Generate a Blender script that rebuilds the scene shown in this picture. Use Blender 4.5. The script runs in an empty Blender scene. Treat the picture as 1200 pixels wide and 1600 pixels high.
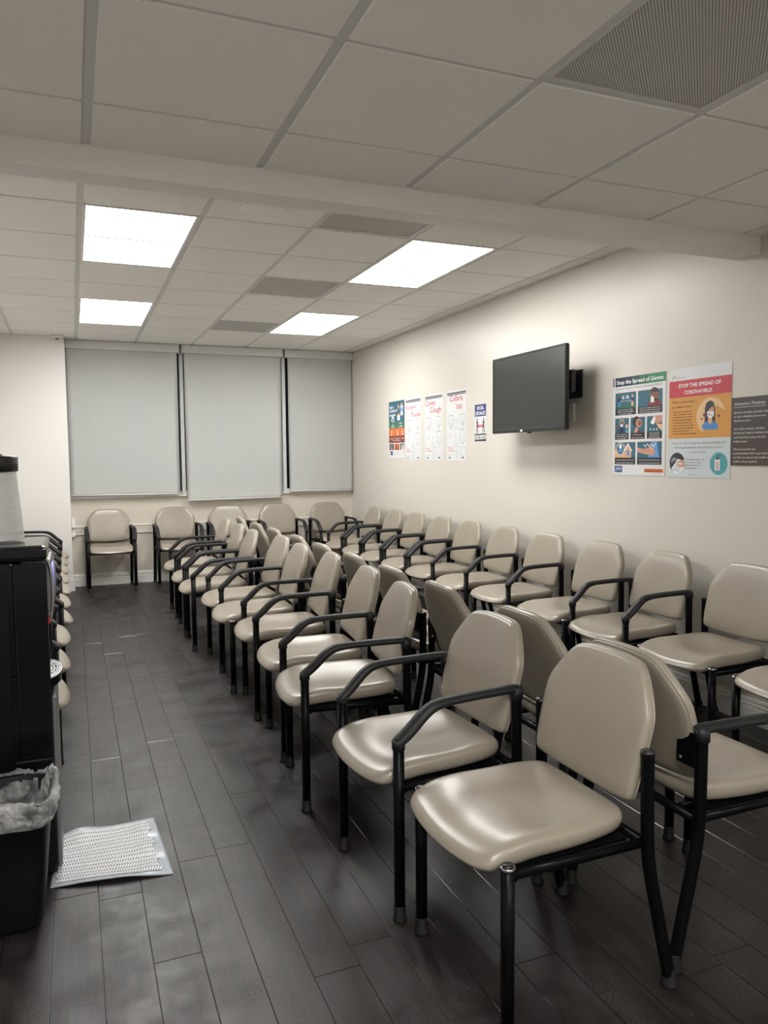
import bpy, bmesh, math, random
from mathutils import Vector, Matrix
random.seed(7)
PI = math.pi
SC = bpy.context.scene
COL = SC.collection

# ---------------------------------------------------------------- camera
F_PX, YAW, PITCH, ROLL, CAM_H = 1192.8, 0.38614, -0.07244, -0.00889, 1.4078
fw = Vector((math.sin(YAW)*math.cos(PITCH), math.cos(YAW)*math.cos(PITCH), math.sin(PITCH)))
rt = Vector((math.cos(YAW), -math.sin(YAW), 0)); up = rt.cross(fw)
r2 = rt*math.cos(ROLL)+up*math.sin(ROLL); u2 = up*math.cos(ROLL)-rt*math.sin(ROLL)
cam = bpy.data.cameras.new('camera'); camo = bpy.data.objects.new('camera', cam); COL.objects.link(camo)
cam.sensor_fit = 'VERTICAL'; cam.sensor_height = 24.0; cam.lens = F_PX*24.0/1600.0
cam.clip_start = 0.05; cam.clip_end = 60
M4 = Matrix((r2, u2, -fw)).transposed().to_4x4(); M4.translation = Vector((0, 0, CAM_H))
camo.matrix_world = M4
SC.camera = camo
# ---------------------------------------------------------------- world, exposure, light levels
w = bpy.data.worlds.new('night'); SC.world = w; w.use_nodes = True
w.node_tree.nodes['Background'].inputs[0].default_value = (0.012, 0.014, 0.02, 1)
w.node_tree.nodes['Background'].inputs[1].default_value = 1.0
SC.view_settings.view_transform = 'Standard'; SC.view_settings.look = 'None'
SC.view_settings.gamma = 1.0; SC.view_settings.use_curve_mapping = False
SC.view_settings.exposure = 0.72
PANEL = 15.0        # far ceiling panels
PANEL_FILL = 15.0    # unseen fill panels added above and behind the camera

# ---------------------------------------------------------------- dimensions
W = 3.248; D = 9.06; ZF = 2.50; ZR = 2.70; XL = -0.86; YB = -3.2
GX = 0.0816; GT = 0.6096; FY0 = 2.575; RY0 = 4.233
BY0, BY1, BZ = 2.92, 3.05, 2.405

# ---------------------------------------------------------------- materials
MAT = {}
def mat(name, col, rough=0.6, metal=0.0, spec=0.5, emit=0.0, bump=None, var=None, coat=0.0, colscale=None):
    m = bpy.data.materials.new(name); m.use_nodes = True; MAT[name] = m
    nt = m.node_tree; b = nt.nodes['Principled BSDF']
    c = (col[0], col[1], col[2], 1)
    b.inputs['Base Color'].default_value = c; b.inputs['Roughness'].default_value = rough
    b.inputs['Metallic'].default_value = metal; b.inputs['Specular IOR Level'].default_value = spec
    if coat: b.inputs['Coat Weight'].default_value = coat; b.inputs['Coat Roughness'].default_value = 0.15
    if emit:
        b.inputs['Emission Color'].default_value = c; b.inputs['Emission Strength'].default_value = emit
    tc = nt.nodes.new('ShaderNodeTexCoord')
    if var:
        n = nt.nodes.new('ShaderNodeTexNoise'); n.inputs['Scale'].default_value = var[0]; n.inputs['Detail'].default_value = 5
        nt.links.new(tc.outputs['Object'], n.inputs['Vector'])
        r = nt.nodes.new('ShaderNodeValToRGB'); k = var[1]
        r.color_ramp.elements[0].position = 0.3; r.color_ramp.elements[1].position = 0.7
        r.color_ramp.elements[0].color = (c[0]*(1-k), c[1]*(1-k), c[2]*(1-k), 1)
        r.color_ramp.elements[1].color = (c[0]*(1+k), c[1]*(1+k), c[2]*(1+k), 1)
        nt.links.new(n.outputs['Fac'], r.inputs[0]); nt.links.new(r.outputs[0], b.inputs['Base Color'])
    if bump:
        n = nt.nodes.new('ShaderNodeTexNoise'); n.inputs['Scale'].default_value = bump[0]; n.inputs['Detail'].default_value = 6
        nt.links.new(tc.outputs['Object'], n.inputs['Vector'])
        bp = nt.nodes.new('ShaderNodeBump'); bp.inputs['Strength'].default_value = bump[1]; bp.inputs['Distance'].default_value = bump[2]
        nt.links.new(n.outputs['Fac'], bp.inputs['Height']); nt.links.new(bp.outputs[0], b.inputs['Normal'])
    return m
mat('wall_cream', (0.62, 0.59, 0.53), 0.38, bump=(14, 0.25, 0.004), var=(1.2, 0.015))
mat('wall_beige', (0.56, 0.51, 0.435), 0.5, bump=(14, 0.2, 0.004))
mat('wall_white', (0.72, 0.70, 0.67), 0.5, bump=(14, 0.2, 0.004))
mat('beam_paint', (0.84, 0.81, 0.78), 0.5, bump=(10, 0.2, 0.004))
mat('tile', (0.865, 0.845, 0.81), 0.9, bump=(260, 0.35, 0.002), var=(1.1, 0.02))
mat('t_bar', (0.64, 0.63, 0.61), 0.5)
mat('plenum', (0.03, 0.03, 0.03), 0.9)
mat('trim_white', (0.74, 0.72, 0.69), 0.35)
mat('vinyl', (0.285, 0.25, 0.20), 0.29, spec=0.5, bump=(420, 0.10, 0.0006), var=(3, 0.03))
mat('vinyl_back', (0.26, 0.225, 0.18), 0.42, spec=0.45, bump=(420, 0.10, 0.0006))
mat('black_tube', (0.003, 0.003, 0.004), 0.3, spec=0.10, bump=(500, 0.06, 0.0005))
mat('arm_rubber', (0.012, 0.0125, 0.014), 0.5, spec=0.35, bump=(300, 0.1, 0.0005))
mat('glide', (0.010, 0.010, 0.010), 0.5, spec=0.3)
mat('cap_chrome', (0.35, 0.35, 0.36), 0.18, metal=1.0)
mat('cap_black', (0.02, 0.02, 0.02), 0.25)
mat('shade_fabric', (0.88, 0.895, 0.88), 0.75, bump=(600, 0.15, 0.001), var=(0.7, 0.012))
mat('fascia', (0.58, 0.585, 0.57), 0.5)
mat('mullion', (0.60, 0.60, 0.59), 0.4)
mat('night_glass', (0.006, 0.007, 0.012), 0.15, spec=0.1)
mat('grille', (0.30, 0.29, 0.27), 0.55)
mat('tv_black', (0.008, 0.008, 0.009), 0.35)
mat('tv_screen', (0.022, 0.024, 0.023), 0.24, spec=0.6)
mat('plastic_white', (0.74, 0.73, 0.71), 0.4)
mat('cooler_black', (0.004, 0.004, 0.006), 0.14, spec=0.3)
mat('cooler_side', (0.004, 0.004, 0.006), 0.30, spec=0.2)
mat('silver', (0.42, 0.42, 0.42), 0.3, metal=1.0)
mat('cooler_grey', (0.16, 0.16, 0.16), 0.4)
mat('display', (0.20, 0.19, 0.80), 0.3, emit=1.0)
mat('red_dot', (0.5, 0.03, 0.02), 0.3)
mat('bin_black', (0.005, 0.005, 0.0055), 0.45, spec=0.18, bump=(700, 0.3, 0.001))
mat('paper', (0.68, 0.69, 0.70), 0.35)
mat('paper_blue', (0.56, 0.62, 0.64), 0.35)
for n_, c_ in dict(navy=(0.012, 0.03, 0.06), teal=(0.03, 0.125, 0.18), blue=(0.03, 0.09, 0.26), green=(0.035, 0.22, 0.11),
        midteal=(0.015, 0.07, 0.08), charcoal=(0.022, 0.022, 0.025), red=(0.52, 0.035, 0.06), orange=(0.62, 0.29, 0.06),
        deep_orange=(0.62, 0.16, 0.05), brick=(0.22, 0.05, 0.03), peach=(0.72, 0.40, 0.22), sand=(0.72, 0.48, 0.25), shirt=(0.06, 0.23, 0.55),
        skin=(0.55, 0.29, 0.21), skin_dark=(0.22, 0.09, 0.05), ink=(0.03, 0.03, 0.035), greyink=(0.25, 0.25, 0.27), pinkred=(0.50, 0.07, 0.10),
        white=(0.80, 0.80, 0.80), maroon=(0.20, 0.03, 0.035), aqua=(0.07, 0.33, 0.36), brown_board=(0.058, 0.042, 0.037), lettering=(0.55, 0.52, 0.50),
        indigo=(0.03, 0.04, 0.20), skyblue=(0.10, 0.30, 0.62), leaf=(0.03, 0.14, 0.09), teal_green=(0.05, 0.16, 0.11)).items():
    mat(n_, c_, 0.4)
# emissive diffuser
def emis(name, strength):
    m = bpy.data.materials.new(name); m.use_nodes = True; nt = m.node_tree; nt.nodes.clear()
    e = nt.nodes.new('ShaderNodeEmission'); e.inputs[0].default_value = (1.0, 0.985, 0.955, 1); e.inputs[1].default_value = strength
    o = nt.nodes.new('ShaderNodeOutputMaterial'); nt.links.new(e.outputs[0], o.inputs[0]); MAT[name] = m
emis('diffuser', PANEL); emis('diffuser_fill', PANEL_FILL)
# perforated return grille
def grille_mat():
    m = MAT['grille']; nt = m.node_tree; b = nt.nodes['Principled BSDF']
    tc = nt.nodes.new('ShaderNodeTexCoord'); mp = nt.nodes.new('ShaderNodeMapping'); mp.inputs['Rotation'].default_value = (0, 0, PI/4)
    v = nt.nodes.new('ShaderNodeTexVoronoi'); v.inputs['Scale'].default_value = 130; v.inputs['Randomness'].default_value = 0
    r = nt.nodes.new('ShaderNodeValToRGB'); r.color_ramp.elements[0].position = 0.36; r.color_ramp.elements[1].position = 0.42
    r.color_ramp.elements[0].color = (0.012, 0.012, 0.012, 1); r.color_ramp.elements[1].color = (0.62, 0.60, 0.57, 1)
    nt.links.new(tc.outputs['Object'], mp.inputs[0]); nt.links.new(mp.outputs[0], v.inputs['Vector'])
    nt.links.new(v.outputs['Distance'], r.inputs[0]); nt.links.new(r.outputs[0], b.inputs['Base Color'])
grille_mat()
# wood floor
def floor_mat():
    m = mat('dark_planks', (0.03, 0.025, 0.024), 0.4); nt = m.node_tree; b = nt.nodes['Principled BSDF']
    tc = nt.nodes.new('ShaderNodeTexCoord'); at = nt.nodes.new('ShaderNodeAttribute'); at.attribute_name = 'plank'
    add = nt.nodes.new('ShaderNodeVectorMath'); add.operation = 'ADD'
    sc = nt.nodes.new('ShaderNodeVectorMath'); sc.operation = 'SCALE'; sc.inputs['Scale'].default_value = 37.0
    nt.links.new(at.outputs['Color'], sc.inputs[0]); nt.links.new(tc.outputs['Object'], add.inputs[0]); nt.links.new(sc.outputs[0], add.inputs[1])
    mp = nt.nodes.new('ShaderNodeMapping'); mp.inputs['Scale'].default_value = (38, 2.2, 1); nt.links.new(add.outputs[0], mp.inputs[0])
    n = nt.nodes.new('ShaderNodeTexNoise'); n.inputs['Scale'].default_value = 1.0; n.inputs['Detail'].default_value = 7; n.inputs['Roughness'].default_value = 0.62
    nt.links.new(mp.outputs[0], n.inputs['Vector'])
    r = nt.nodes.new('ShaderNodeValToRGB'); r.color_ramp.elements[0].position = 0.3; r.color_ramp.elements[1].position = 0.75
    r.color_ramp.elements[0].color = (0.006, 0.0044, 0.0044, 1); r.color_ramp.elements[1].color = (0.024, 0.0172, 0.0168, 1)
    nt.links.new(n.outputs['Fac'], r.inputs[0])
    mul = nt.nodes.new('ShaderNodeMix'); mul.data_type = 'RGBA'; mul.blend_type = 'MULTIPLY'; mul.inputs[0].default_value = 1.0
    mr = nt.nodes.new('ShaderNodeMapRange'); mr.inputs[3].default_value = 0.9; mr.inputs[4].default_value = 1.12
    nt.links.new(at.outputs['Fac'], mr.inputs[0]); nt.links.new(r.outputs[0], mul.inputs[6]); nt.links.new(mr.outputs[0], mul.inputs[7])
    # dusty wear
    n2 = nt.nodes.new('ShaderNodeTexNoise'); n2.inputs['Scale'].default_value = 4.5; n2.inputs['Detail'].default_value = 8; n2.inputs['Roughness'].default_value = 0.7
    nt.links.new(tc.outputs['Object'], n2.inputs['Vector'])
    r2_ = nt.nodes.new('ShaderNodeValToRGB'); r2_.color_ramp.elements[0].position = 0.45; r2_.color_ramp.elements[1].position = 0.75
    r2_.color_ramp.elements[0].color = (0, 0, 0, 1); r2_.color_ramp.elements[1].color = (0.6, 0.6, 0.6, 1)
    nt.links.new(n2.outputs['Fac'], r2_.inputs[0])
    n4 = nt.nodes.new('ShaderNodeTexNoise'); n4.inputs['Scale'].default_value = 120; n4.inputs['Detail'].default_value = 5; nt.links.new(tc.outputs['Object'], n4.inputs['Vector'])
    m4 = nt.nodes.new('ShaderNodeMath'); m4.operation = 'MULTIPLY'; r4 = nt.nodes.new('ShaderNodeMapRange'); r4.inputs[1].default_value = 0.35; r4.inputs[2].default_value = 0.68; nt.links.new(n4.outputs['Fac'], r4.inputs[0])
    nt.links.new(r2_.outputs[0], m4.inputs[0]); nt.links.new(r4.outputs[0], m4.inputs[1])
    mx = nt.nodes.new('ShaderNodeMix'); mx.data_type = 'RGBA'; mx.inputs[7].default_value = (0.10, 0.098, 0.094, 1)
    nt.links.new(m4.outputs[0], mx.inputs[0]); nt.links.new(mul.outputs[2], mx.inputs[6]); nt.links.new(mx.outputs[2], b.inputs['Base Color'])
    rr = nt.nodes.new('ShaderNodeMapRange'); rr.inputs[1].default_value = 0.3; rr.inputs[2].default_value = 0.8
    rr.inputs[1].default_value = 0.35; rr.inputs[2].default_value = 0.65; rr.inputs[3].default_value = 0.34; rr.inputs[4].default_value = 0.58
    nt.links.new(n2.outputs['Fac'], rr.inputs[0]); nt.links.new(rr.outputs[0], b.inputs['Roughness']); b.inputs['Specular IOR Level'].default_value = 0.55
    bp = nt.nodes.new('ShaderNodeBump'); bp.inputs['Strength'].default_value = 0.5; bp.inputs['Distance'].default_value = 0.0012
    nt.links.new(n.outputs['Fac'], bp.inputs['Height']); nt.links.new(bp.outputs[0], b.inputs['Normal'])
floor_mat()
mat('seam', (0.012, 0.010, 0.010), 0.35)
mat('plank_edge', (0.016, 0.012, 0.012), 0.2, spec=0.8)
# bin liner film
def film_mat(name, tr, col, rough):
    m = bpy.data.materials.new(name); m.use_nodes = True; MAT[name] = m; nt = m.node_tree; b = nt.nodes['Principled BSDF']
    b.inputs['Base Color'].default_value = (*col, 1); b.inputs['Roughness'].default_value = rough
    t = nt.nodes.new('ShaderNodeBsdfTransparent'); mx = nt.nodes.new('ShaderNodeMixShader')
    n = nt.nodes.new('ShaderNodeTexNoise'); n.inputs['Scale'].default_value = 13; n.inputs['Detail'].default_value = 3
    tc = nt.nodes.new('ShaderNodeTexCoord'); nt.links.new(tc.outputs['Object'], n.inputs['Vector'])
    n.inputs['Distortion'].default_value = 1.2 if tr > .5 else 0.0
    mr = nt.nodes.new('ShaderNodeMapRange'); mr.inputs[1].default_value = 0.32; mr.inputs[2].default_value = 0.66
    mr.inputs[3].default_value = tr-(0.34 if tr > .5 else .05); mr.inputs[4].default_value = tr+(0.19 if tr > .5 else .05)
    nt.links.new(n.outputs['Fac'], mr.inputs[0]); nt.links.new(mr.outputs[0], mx.inputs[0])
    nt.links.new(t.outputs[0], mx.inputs[2]); nt.links.new(b.outputs[0], mx.inputs[1])
    n3 = nt.nodes.new('ShaderNodeTexNoise'); n3.inputs['Scale'].default_value = 16; n3.inputs['Detail'].default_value = 3; n3.inputs['Distortion'].default_value = 2.5
    nt.links.new(tc.outputs['Object'], n3.inputs['Vector']); bp = nt.nodes.new('ShaderNodeBump'); bp.inputs['Strength'].default_value = 0.9 if 'liner' in name else 0.1; bp.inputs['Distance'].default_value = 0.02
    nt.links.new(n3.outputs['Fac'], bp.inputs['Height']); nt.links.new(bp.outputs[0], b.inputs['Normal'])
    nt.links.new(mx.outputs[0], nt.nodes['Material Output'].inputs[0])
film_mat('liner_film', 0.74, (0.78, 0.78, 0.78), 0.16)
film_mat('cup_film', 0.25, (0.66, 0.66, 0.66), 0.3)
mat('mat_grey', (0.15, 0.155, 0.165), 0.4)
mat('mat_edge', (0.46, 0.50, 0.55), 0.22)
mat('mat_white', (0.88, 0.89, 0.91), 0.45)

# ---------------------------------------------------------------- mesh helpers
def box(bm, x0, x1, y0, y1, z0, z1, mi=0, bev=0.0):
    r = bmesh.ops.create_cube(bm, size=1.0)
    vs = r['verts']
    for v in vs:
        v.co = Vector(((x0+x1)/2+v.co.x*(x1-x0), (y0+y1)/2+v.co.y*(y1-y0), (z0+z1)/2+v.co.z*(z1-z0)))
    fs = list({f for v in vs for f in v.link_faces})
    for f in fs: f.material_index = mi
    if bev:
        es = list({e for v in vs for e in v.link_edges})
        rr = bmesh.ops.bevel(bm, geom=es, offset=bev, segments=2, profile=0.6, affect='EDGES')
        for f in rr['faces']: f.material_index = mi
def quad(bm, pts, mi=0):
    f = bm.faces.new([bm.verts.new(Vector(p)) for p in pts]); f.material_index = mi; return f
def tube(bm, pts, rad, n=12, mi=0, caps=True, flat=(1, 1)):
    """sweep; rad scalar or list; flat = scale of side/up axes"""
    pts = [Vector(p) for p in pts]; N = len(pts)
    rads = rad if isinstance(rad, (list, tuple)) else [rad]*N
    rings = []; prevn = None
    for i, p in enumerate(pts):
        t = (pts[min(i+1, N-1)]-pts[max(i-1, 0)]).normalized()
        if prevn is None:
            a = Vector((1, 0, 0)) if abs(t.x) < 0.9 else Vector((0, 1, 0))
            nn = (a-t*a.dot(t)).normalized()
        else:
            nn = (prevn-t*prevn.dot(t)).normalized()
        prevn = nn; bb = t.cross(nn)
        rings.append([bm.verts.new(p+(nn*math.cos(2*PI*k/n)*flat[0]+bb*math.sin(2*PI*k/n)*flat[1])*rads[i]) for k in range(n)])
    for i in range(N-1):
        for k in range(n):
            f = bm.faces.new((rings[i][k], rings[i][(k+1) % n], rings[i+1][(k+1) % n], rings[i+1][k])); f.material_index = mi; f.smooth = True
    if caps:
        for rg in (rings[0][::-1], rings[-1]):
            f = bm.faces.new(rg); f.material_index = mi
def lathe(bm, prof, c, n=24, mi=0, axis='z'):
    rings = []
    for (r, h) in prof:
        ring = []
        for k in range(n):
            a = 2*PI*k/n
            if axis == 'z': p = Vector((c[0]+r*math.cos(a), c[1]+r*math.sin(a), c[2]+h))
            elif axis == 'x': p = Vector((c[0]+h, c[1]+r*math.cos(a), c[2]+r*math.sin(a)))
            else: p = Vector((c[0]+r*math.cos(a), c[1]+h, c[2]+r*math.sin(a)))
            ring.append(bm.verts.new(p))
        rings.append(ring)
    for i in range(len(rings)-1):
        for k in range(n):
            f = bm.faces.new((rings[i][k], rings[i][(k+1) % n], rings[i+1][(k+1) % n], rings[i+1][k])); f.smooth = True; f.material_index = mi
    for rg in (rings[0][::-1], rings[-1]):
        f = bm.faces.new(rg); f.material_index = mi
def smooth_path(pts, it=3):
    pts = [Vector(p) for p in pts]
    for _ in range(it):
        q = [pts[0]]
        for a, b in zip(pts[:-1], pts[1:]):
            q += [a*0.75+b*0.25, a*0.25+b*0.75]
        q.append(pts[-1]); pts = q
    return pts
def closed_smooth(pts, it=3):
    for _ in range(it):
        q = []
        for i in range(len(pts)):
            a, b = pts[i], pts[(i+1) % len(pts)]
            q += [(a[0]*.75+b[0]*.25, a[1]*.75+b[1]*.25), (a[0]*.25+b[0]*.75, a[1]*.25+b[1]*.75)]
        pts = q
    return pts
def mesh(name, bm, mats, smooth=None):
    bmesh.ops.recalc_face_normals(bm, faces=bm.faces)
    if smooth is not None:
        for f in bm.faces: f.smooth = smooth
    me = bpy.data.meshes.new(name); bm.to_mesh(me); bm.free()
    for m in (mats if isinstance(mats, (list, tuple)) else [mats]): me.materials.append(MAT[m])
    return me
def link(name, me, parent=None):
    o = bpy.data.objects.new(name, me); COL.objects.link(o)
    if parent: o.parent = parent
    return o
def obj(name, bm, mats, parent=None, smooth=None):
    return link(name, mesh(name, bm, mats, smooth), parent)
def tag(o, label, cat, group=None, kind=None):
    o['label'] = label; o['category'] = cat
    if group: o['group'] = group
    if kind: o['kind'] = kind
    return o
def struct(name, bm, mats, smooth=None, label=None):
    o = obj(name, bm, mats, None, smooth); o['kind'] = 'structure'
    if label: o['label'] = label; 
    return o
def thing(name, loc, rz, label, cat, group=None):
    o = bpy.data.objects.new(name, None); COL.objects.link(o); o.empty_display_size = 0.1
    o.location = loc; o.rotation_euler = (0, 0, rz)
    return tag(o, label, cat, group)
NB = bmesh.new

# ---------------------------------------------------------------- floor
def build_floor():
    bm = NB(); lay = bm.loops.layers.color.new('plank')
    box(bm, XL-.1, W+.1, YB-.1, D+.1, -0.06, -0.0035, 1)
    pw = 0.1325; x = 0.0285-pw*8; g = 0.0005; h = 0.0011
    rnd = random.Random(11)
    while x < W+0.02:
        xa, xb = max(x, XL), min(x+pw, W)
        y = YB-rnd.random()*1.2
        while y < D:
            y2 = y+1.22
            ya, yb = max(y, YB), min(y2, D)
            if xb-xa > 0.01 and yb-ya > 0.01:
                c = rnd.random(); c2 = rnd.random()
                a = [(xa+g, ya+g), (xb-g, ya+g), (xb-g, yb-g), (xa+g, yb-g)]
                top = [(xa+g+h, ya+g+h), (xb-g-h, ya+g+h), (xb-g-h, yb-g-h), (xa+g+h, yb-g-h)]
                va = [bm.verts.new((p[0], p[1], -0.0030)) for p in a]
                vm = [bm.verts.new((p[0], p[1], -0.00055)) for p in a]
                vt = [bm.verts.new((p[0], p[1], 0)) for p in top]; edge_faces = []
                fs = [bm.faces.new(vt)]
                for k in range(4):
                    fs.append(bm.faces.new((vm[k], vm[(k+1) % 4], vt[(k+1) % 4], vt[k])))
                    fs.append(bm.faces.new((va[k], va[(k+1) % 4], vm[(k+1) % 4], vm[k])))
                for f in fs:
                    f.material_index = 0 if f is fs[0] else 2
                    for l in f.loops: l[lay] = (c, c2, c, 1)
            y = y2
        x += pw
    struct('floor', bm, ['dark_planks', 'seam', 'plank_edge'])
build_floor()

# ---------------------------------------------------------------- walls
bm = NB(); box(bm, W, W+.12, YB, D+.1, 0, 2.95); struct('wall_right', bm, 'wall_cream')
bm = NB(); box(bm, XL-.12, XL, YB, D+.1, 0, 2.95); struct('wall_left', bm, 'wall_white')
bm = NB(); box(bm, XL-.12, W+.12, YB-.12, YB, 0, 2.95); struct('wall_front', bm, 'wall_cream')
PX = -0.035; PY = 8.76
SILL = 0.99
bm = NB(); box(bm, XL, W, D, D+.12, 0, SILL); box(bm, XL, W, D, D+.12, 2.695, 2.95); struct('wall_back', bm, 'wall_beige')
bm = NB(); box(bm, XL, PX, PY, D+.12, 0, ZR+.1); struct('wall_corner', bm, 'wall_white')
# window: frames, panes
xs = [PX, 1.187, 2.385, W]
for i in range(3):
    bm = NB()
    xa, xb = xs[i], xs[i+1]
    box(bm, xa, xa+.020, D-.02, D+.07, SILL, 2.695, 0, .003); box(bm, xb-.020, xb, D-.02, D+.07, SILL, 2.695, 0, .003)
    box(bm, xa+.024, xb-.024, D+.0, D+.07, SILL, SILL+.04); box(bm, xa+.024, xb-.024, D, D+.07, 2.64, 2.695)
    o = struct('window_%d' % (i+1), bm, 'mullion')
    bm = NB(); box(bm, xa+.024, xb-.024, D+.045, D+.055, SILL+.04, 2.64); obj('window_pane', bm, 'night_glass', o)
bm = NB(); box(bm, PX, W, D-.028, D+.0, SILL-.018, SILL+.002, 0, .004); o = struct('trim_1', bm, 'trim_white')
# rail along back wall
bm = NB()
box(bm, PX+.001, W-.001, D-.014, D, .578, .665, 1); box(bm, PX+.001, W-.001, D-.022, D, .656, .668, 0, .003); box(bm, PX+.001, W-.001, D-.018, D, .574, .584, 0, .002)
struct('trim_2', bm, ['trim_white', 'wall_beige'])
# baseboards: stepped moulding profile
BP = [(0, 0), (.016, 0), (.016, .082), (.011, .090), (.018, .096), (.018, .103), (.010, .110), (.014, .117), (.010, .128), (.004, .134), (0, .134)]
def baseboard(name, p0, p1, nrm):
    bm = NB(); rings = []
    for p in (p0, p1):
        rings.append([bm.verts.new((p[0]+nrm[0]*a, p[1]+nrm[1]*a, b)) for a, b in BP])
    n = len(BP)
    for k in range(n): bm.faces.new((rings[0][k], rings[0][(k+1) % n], rings[1][(k+1) % n], rings[1][k]))
    bm.faces.new(rings[0][::-1]); bm.faces.new(rings[1])
    struct(name, bm, 'trim_white')
baseboard('baseboard_right', (W, YB), (W, D), (-1, 0))
baseboard('baseboard_back', (PX, D), (W-.02, D), (0, -1))
baseboard('baseboard_left', (XL, YB), (XL, PY), (1, 0))
bm = NB(); box(bm, XL+.02, PX+.016, PY-.016, PY, 0, .125, 0, .004); box(bm, XL+.02, PX+.016, PY-.011, PY, .11, .14, 0, .004)
box(bm, PX, PX+.016, PY, D-.02, 0, .125, 0, .003); struct('baseboard_corner', bm, 'trim_white')

# ---------------------------------------------------------------- ceilings
def ceiling(name, x_lo, x_hi, y_lo, y_hi, z, y0, holes):
    """tegular tiles: faces hang 6 mm under the bars. holes = set of (i,j) cells left open"""
    bm = NB()
    i0 = math.floor((x_lo-GX)/GT); i1 = math.ceil((x_hi-GX)/GT)
    j0 = math.floor((y_lo-y0)/GT); j1 = math.ceil((y_hi-y0)/GT)
    for i in range(i0, i1):
        for j in range(j0, j1):
            if (i, j) in holes: continue
            xa, xb = GX+i*GT+.016, GX+(i+1)*GT-.016
            ya, yb = y0+j*GT+.010, y0+(j+1)*GT-.010
            xa, xb, ya, yb = max(xa, x_lo), min(xb, x_hi), max(ya, y_lo), min(yb, y_hi)
            if xb-xa < .02 or yb-ya < .02: continue
            box(bm, xa, xb, ya, yb, z-.006, z+.012, 0, .003)
    # bars
    for i in range(i0, i1+1):
        xx = GX+i*GT
        if x_lo-.01 < xx < x_hi+.01: box(bm, max(xx-.0175, x_lo), min(xx+.0175, x_hi), y_lo, y_hi, z, z+.011, 1)
    for j in range(j0, j1+1):
        yy = y0+j*GT
        if y_lo-.01 < yy < y_hi+.01: box(bm, x_lo, x_hi, max(yy-.012, y_lo), min(yy+.012, y_hi), z+.0004, z+.03, 1)
    box(bm, x_lo, x_hi, y_lo, y_hi, z+.18, z+.20, 2)
    # wall angles
    box(bm, x_hi-.02, x_hi, y_lo, y_hi, z-.001, z+.002, 1); box(bm, x_lo, x_lo+.02, y_lo, y_hi, z-.001, z+.002, 1)
    box(bm, x_lo, x_hi, y_hi-.02, y_hi, z-.001, z+.002, 1)
    struct(name, bm, ['tile', 't_bar', 'plenum'])
FAR_L = [(0, 0), (3, 0), (0, 4), (3, 4)]
far_holes = set()
for i, j in FAR_L: far_holes |= {(i, j), (i, j+1)}
far_v = [(2, -1), (2, 2), (2, 5)]
far_holes |= set(far_v)
FILL_L = [(0, -8), (3, -8), (0, -5)]  # out-of-view panels added to brighten the front of the room
fill_holes = set()
for i, j in FILL_L: fill_holes |= {(i, j), (i, j+1)}
fill_holes |= {(3, -2)}
# the front grid row index: cell j spans FY0+j*GT
ceiling('ceiling', XL, W, BY1, D, ZR, RY0, far_holes)
FG = {(2, -2)}
ceiling('ceiling_front', XL, W, YB, BY0, ZF, FY0, {(3, -2)} | fill_holes - {(3, -2)} if False else (fill_holes-{(3, -2)}) | {(2, -2)})
# beam
bm = NB(); box(bm, XL, W, BY0, BY1, BZ, ZR+.2, 0, .004); struct('trim_3', bm, 'beam_paint')

def ceiling_light(i, j, z, y0, m, label, grp='recessed ceiling light panels'):
    xa, xb = GX+i*GT+.012, GX+(i+1)*GT-.012; ya, yb = y0+j*GT+.012, y0+(j+2)*GT-.012
    t = thing('ceiling_light', ((xa+xb)/2, (ya+yb)/2, z), 0, label, 'ceiling light', grp)
    hx, hy = (xb-xa)/2, (yb-ya)/2
    bm = NB(); e = .018
    for a in ((-hx, -hx+e, -hy, hy), (hx-e, hx, -hy, hy), (-hx+e, hx-e, -hy, -hy+e), (-hx+e, hx-e, hy-e, hy)):
        box(bm, *a, -.004, .05, 0, .001)
    box(bm, -hx+.001, hx-.001, -hy+.001, hy-.001, .05, .06)
    obj('light_frame', bm, 'trim_white', t)
    bm = NB(); box(bm, -hx+e, hx-e, -hy+e, hy-e, .004, .010); obj('diffuser', bm, m, t)
for (i, j), l in zip(FAR_L, ['large bright ceiling light panel at upper left, nearest the beam on the left',
        'large bright ceiling light panel at right, nearest the beam beside the wall',
        'smaller-looking bright ceiling light panel at left, close to the windows',
        'smaller-looking bright ceiling light panel at right, close to the windows']):
    ceiling_light(i, j, ZR, RY0, 'diffuser', l)
for (i, j), l in zip(FILL_L, ['added unseen fill light panel behind the camera on the left', 'added unseen fill light panel behind the camera on the right', 'added unseen fill light panel overhead just behind the camera']):
    ceiling_light(i, j, ZF, FY0, 'diffuser_fill', l)

def vent(i, j, z, y0, label):
    xa, xb = GX+i*GT+.012, GX+(i+1)*GT-.012; ya, yb = y0+j*GT+.012, y0+(j+1)*GT-.012
    t = thing('ceiling_vent', ((xa+xb)/2, (ya+yb)/2, z), 0, label, 'air vent', 'perforated ceiling return grilles')
    hx, hy = (xb-xa)/2, (yb-ya)/2
    bm = NB(); e = .012
    for a in ((-hx, -hx+e, -hy, hy), (hx-e, hx, -hy, hy), (-hx+e, hx-e, -hy, -hy+e), (-hx+e, hx-e, hy-e, hy)):
        box(bm, *a, -.002, .02, 0)
    obj('vent_frame', bm, 't_bar', t)
    bm = NB(); box(bm, -hx+e, hx-e, -hy+e, hy-e, .002, .006); obj('perforated_face', bm, 'grille', t)
vent(2, -2, ZF, FY0, 'large perforated grey ceiling grille in front of the beam at upper right')
vent(2, -1, ZR, RY0, 'perforated ceiling grille directly behind the beam, half hidden by it')
vent(2, 2, ZR, RY0, 'perforated ceiling grille in the middle, between the four light panels')
vent(2, 5, ZR, RY0, 'perforated ceiling grille nearest the windows')
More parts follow.
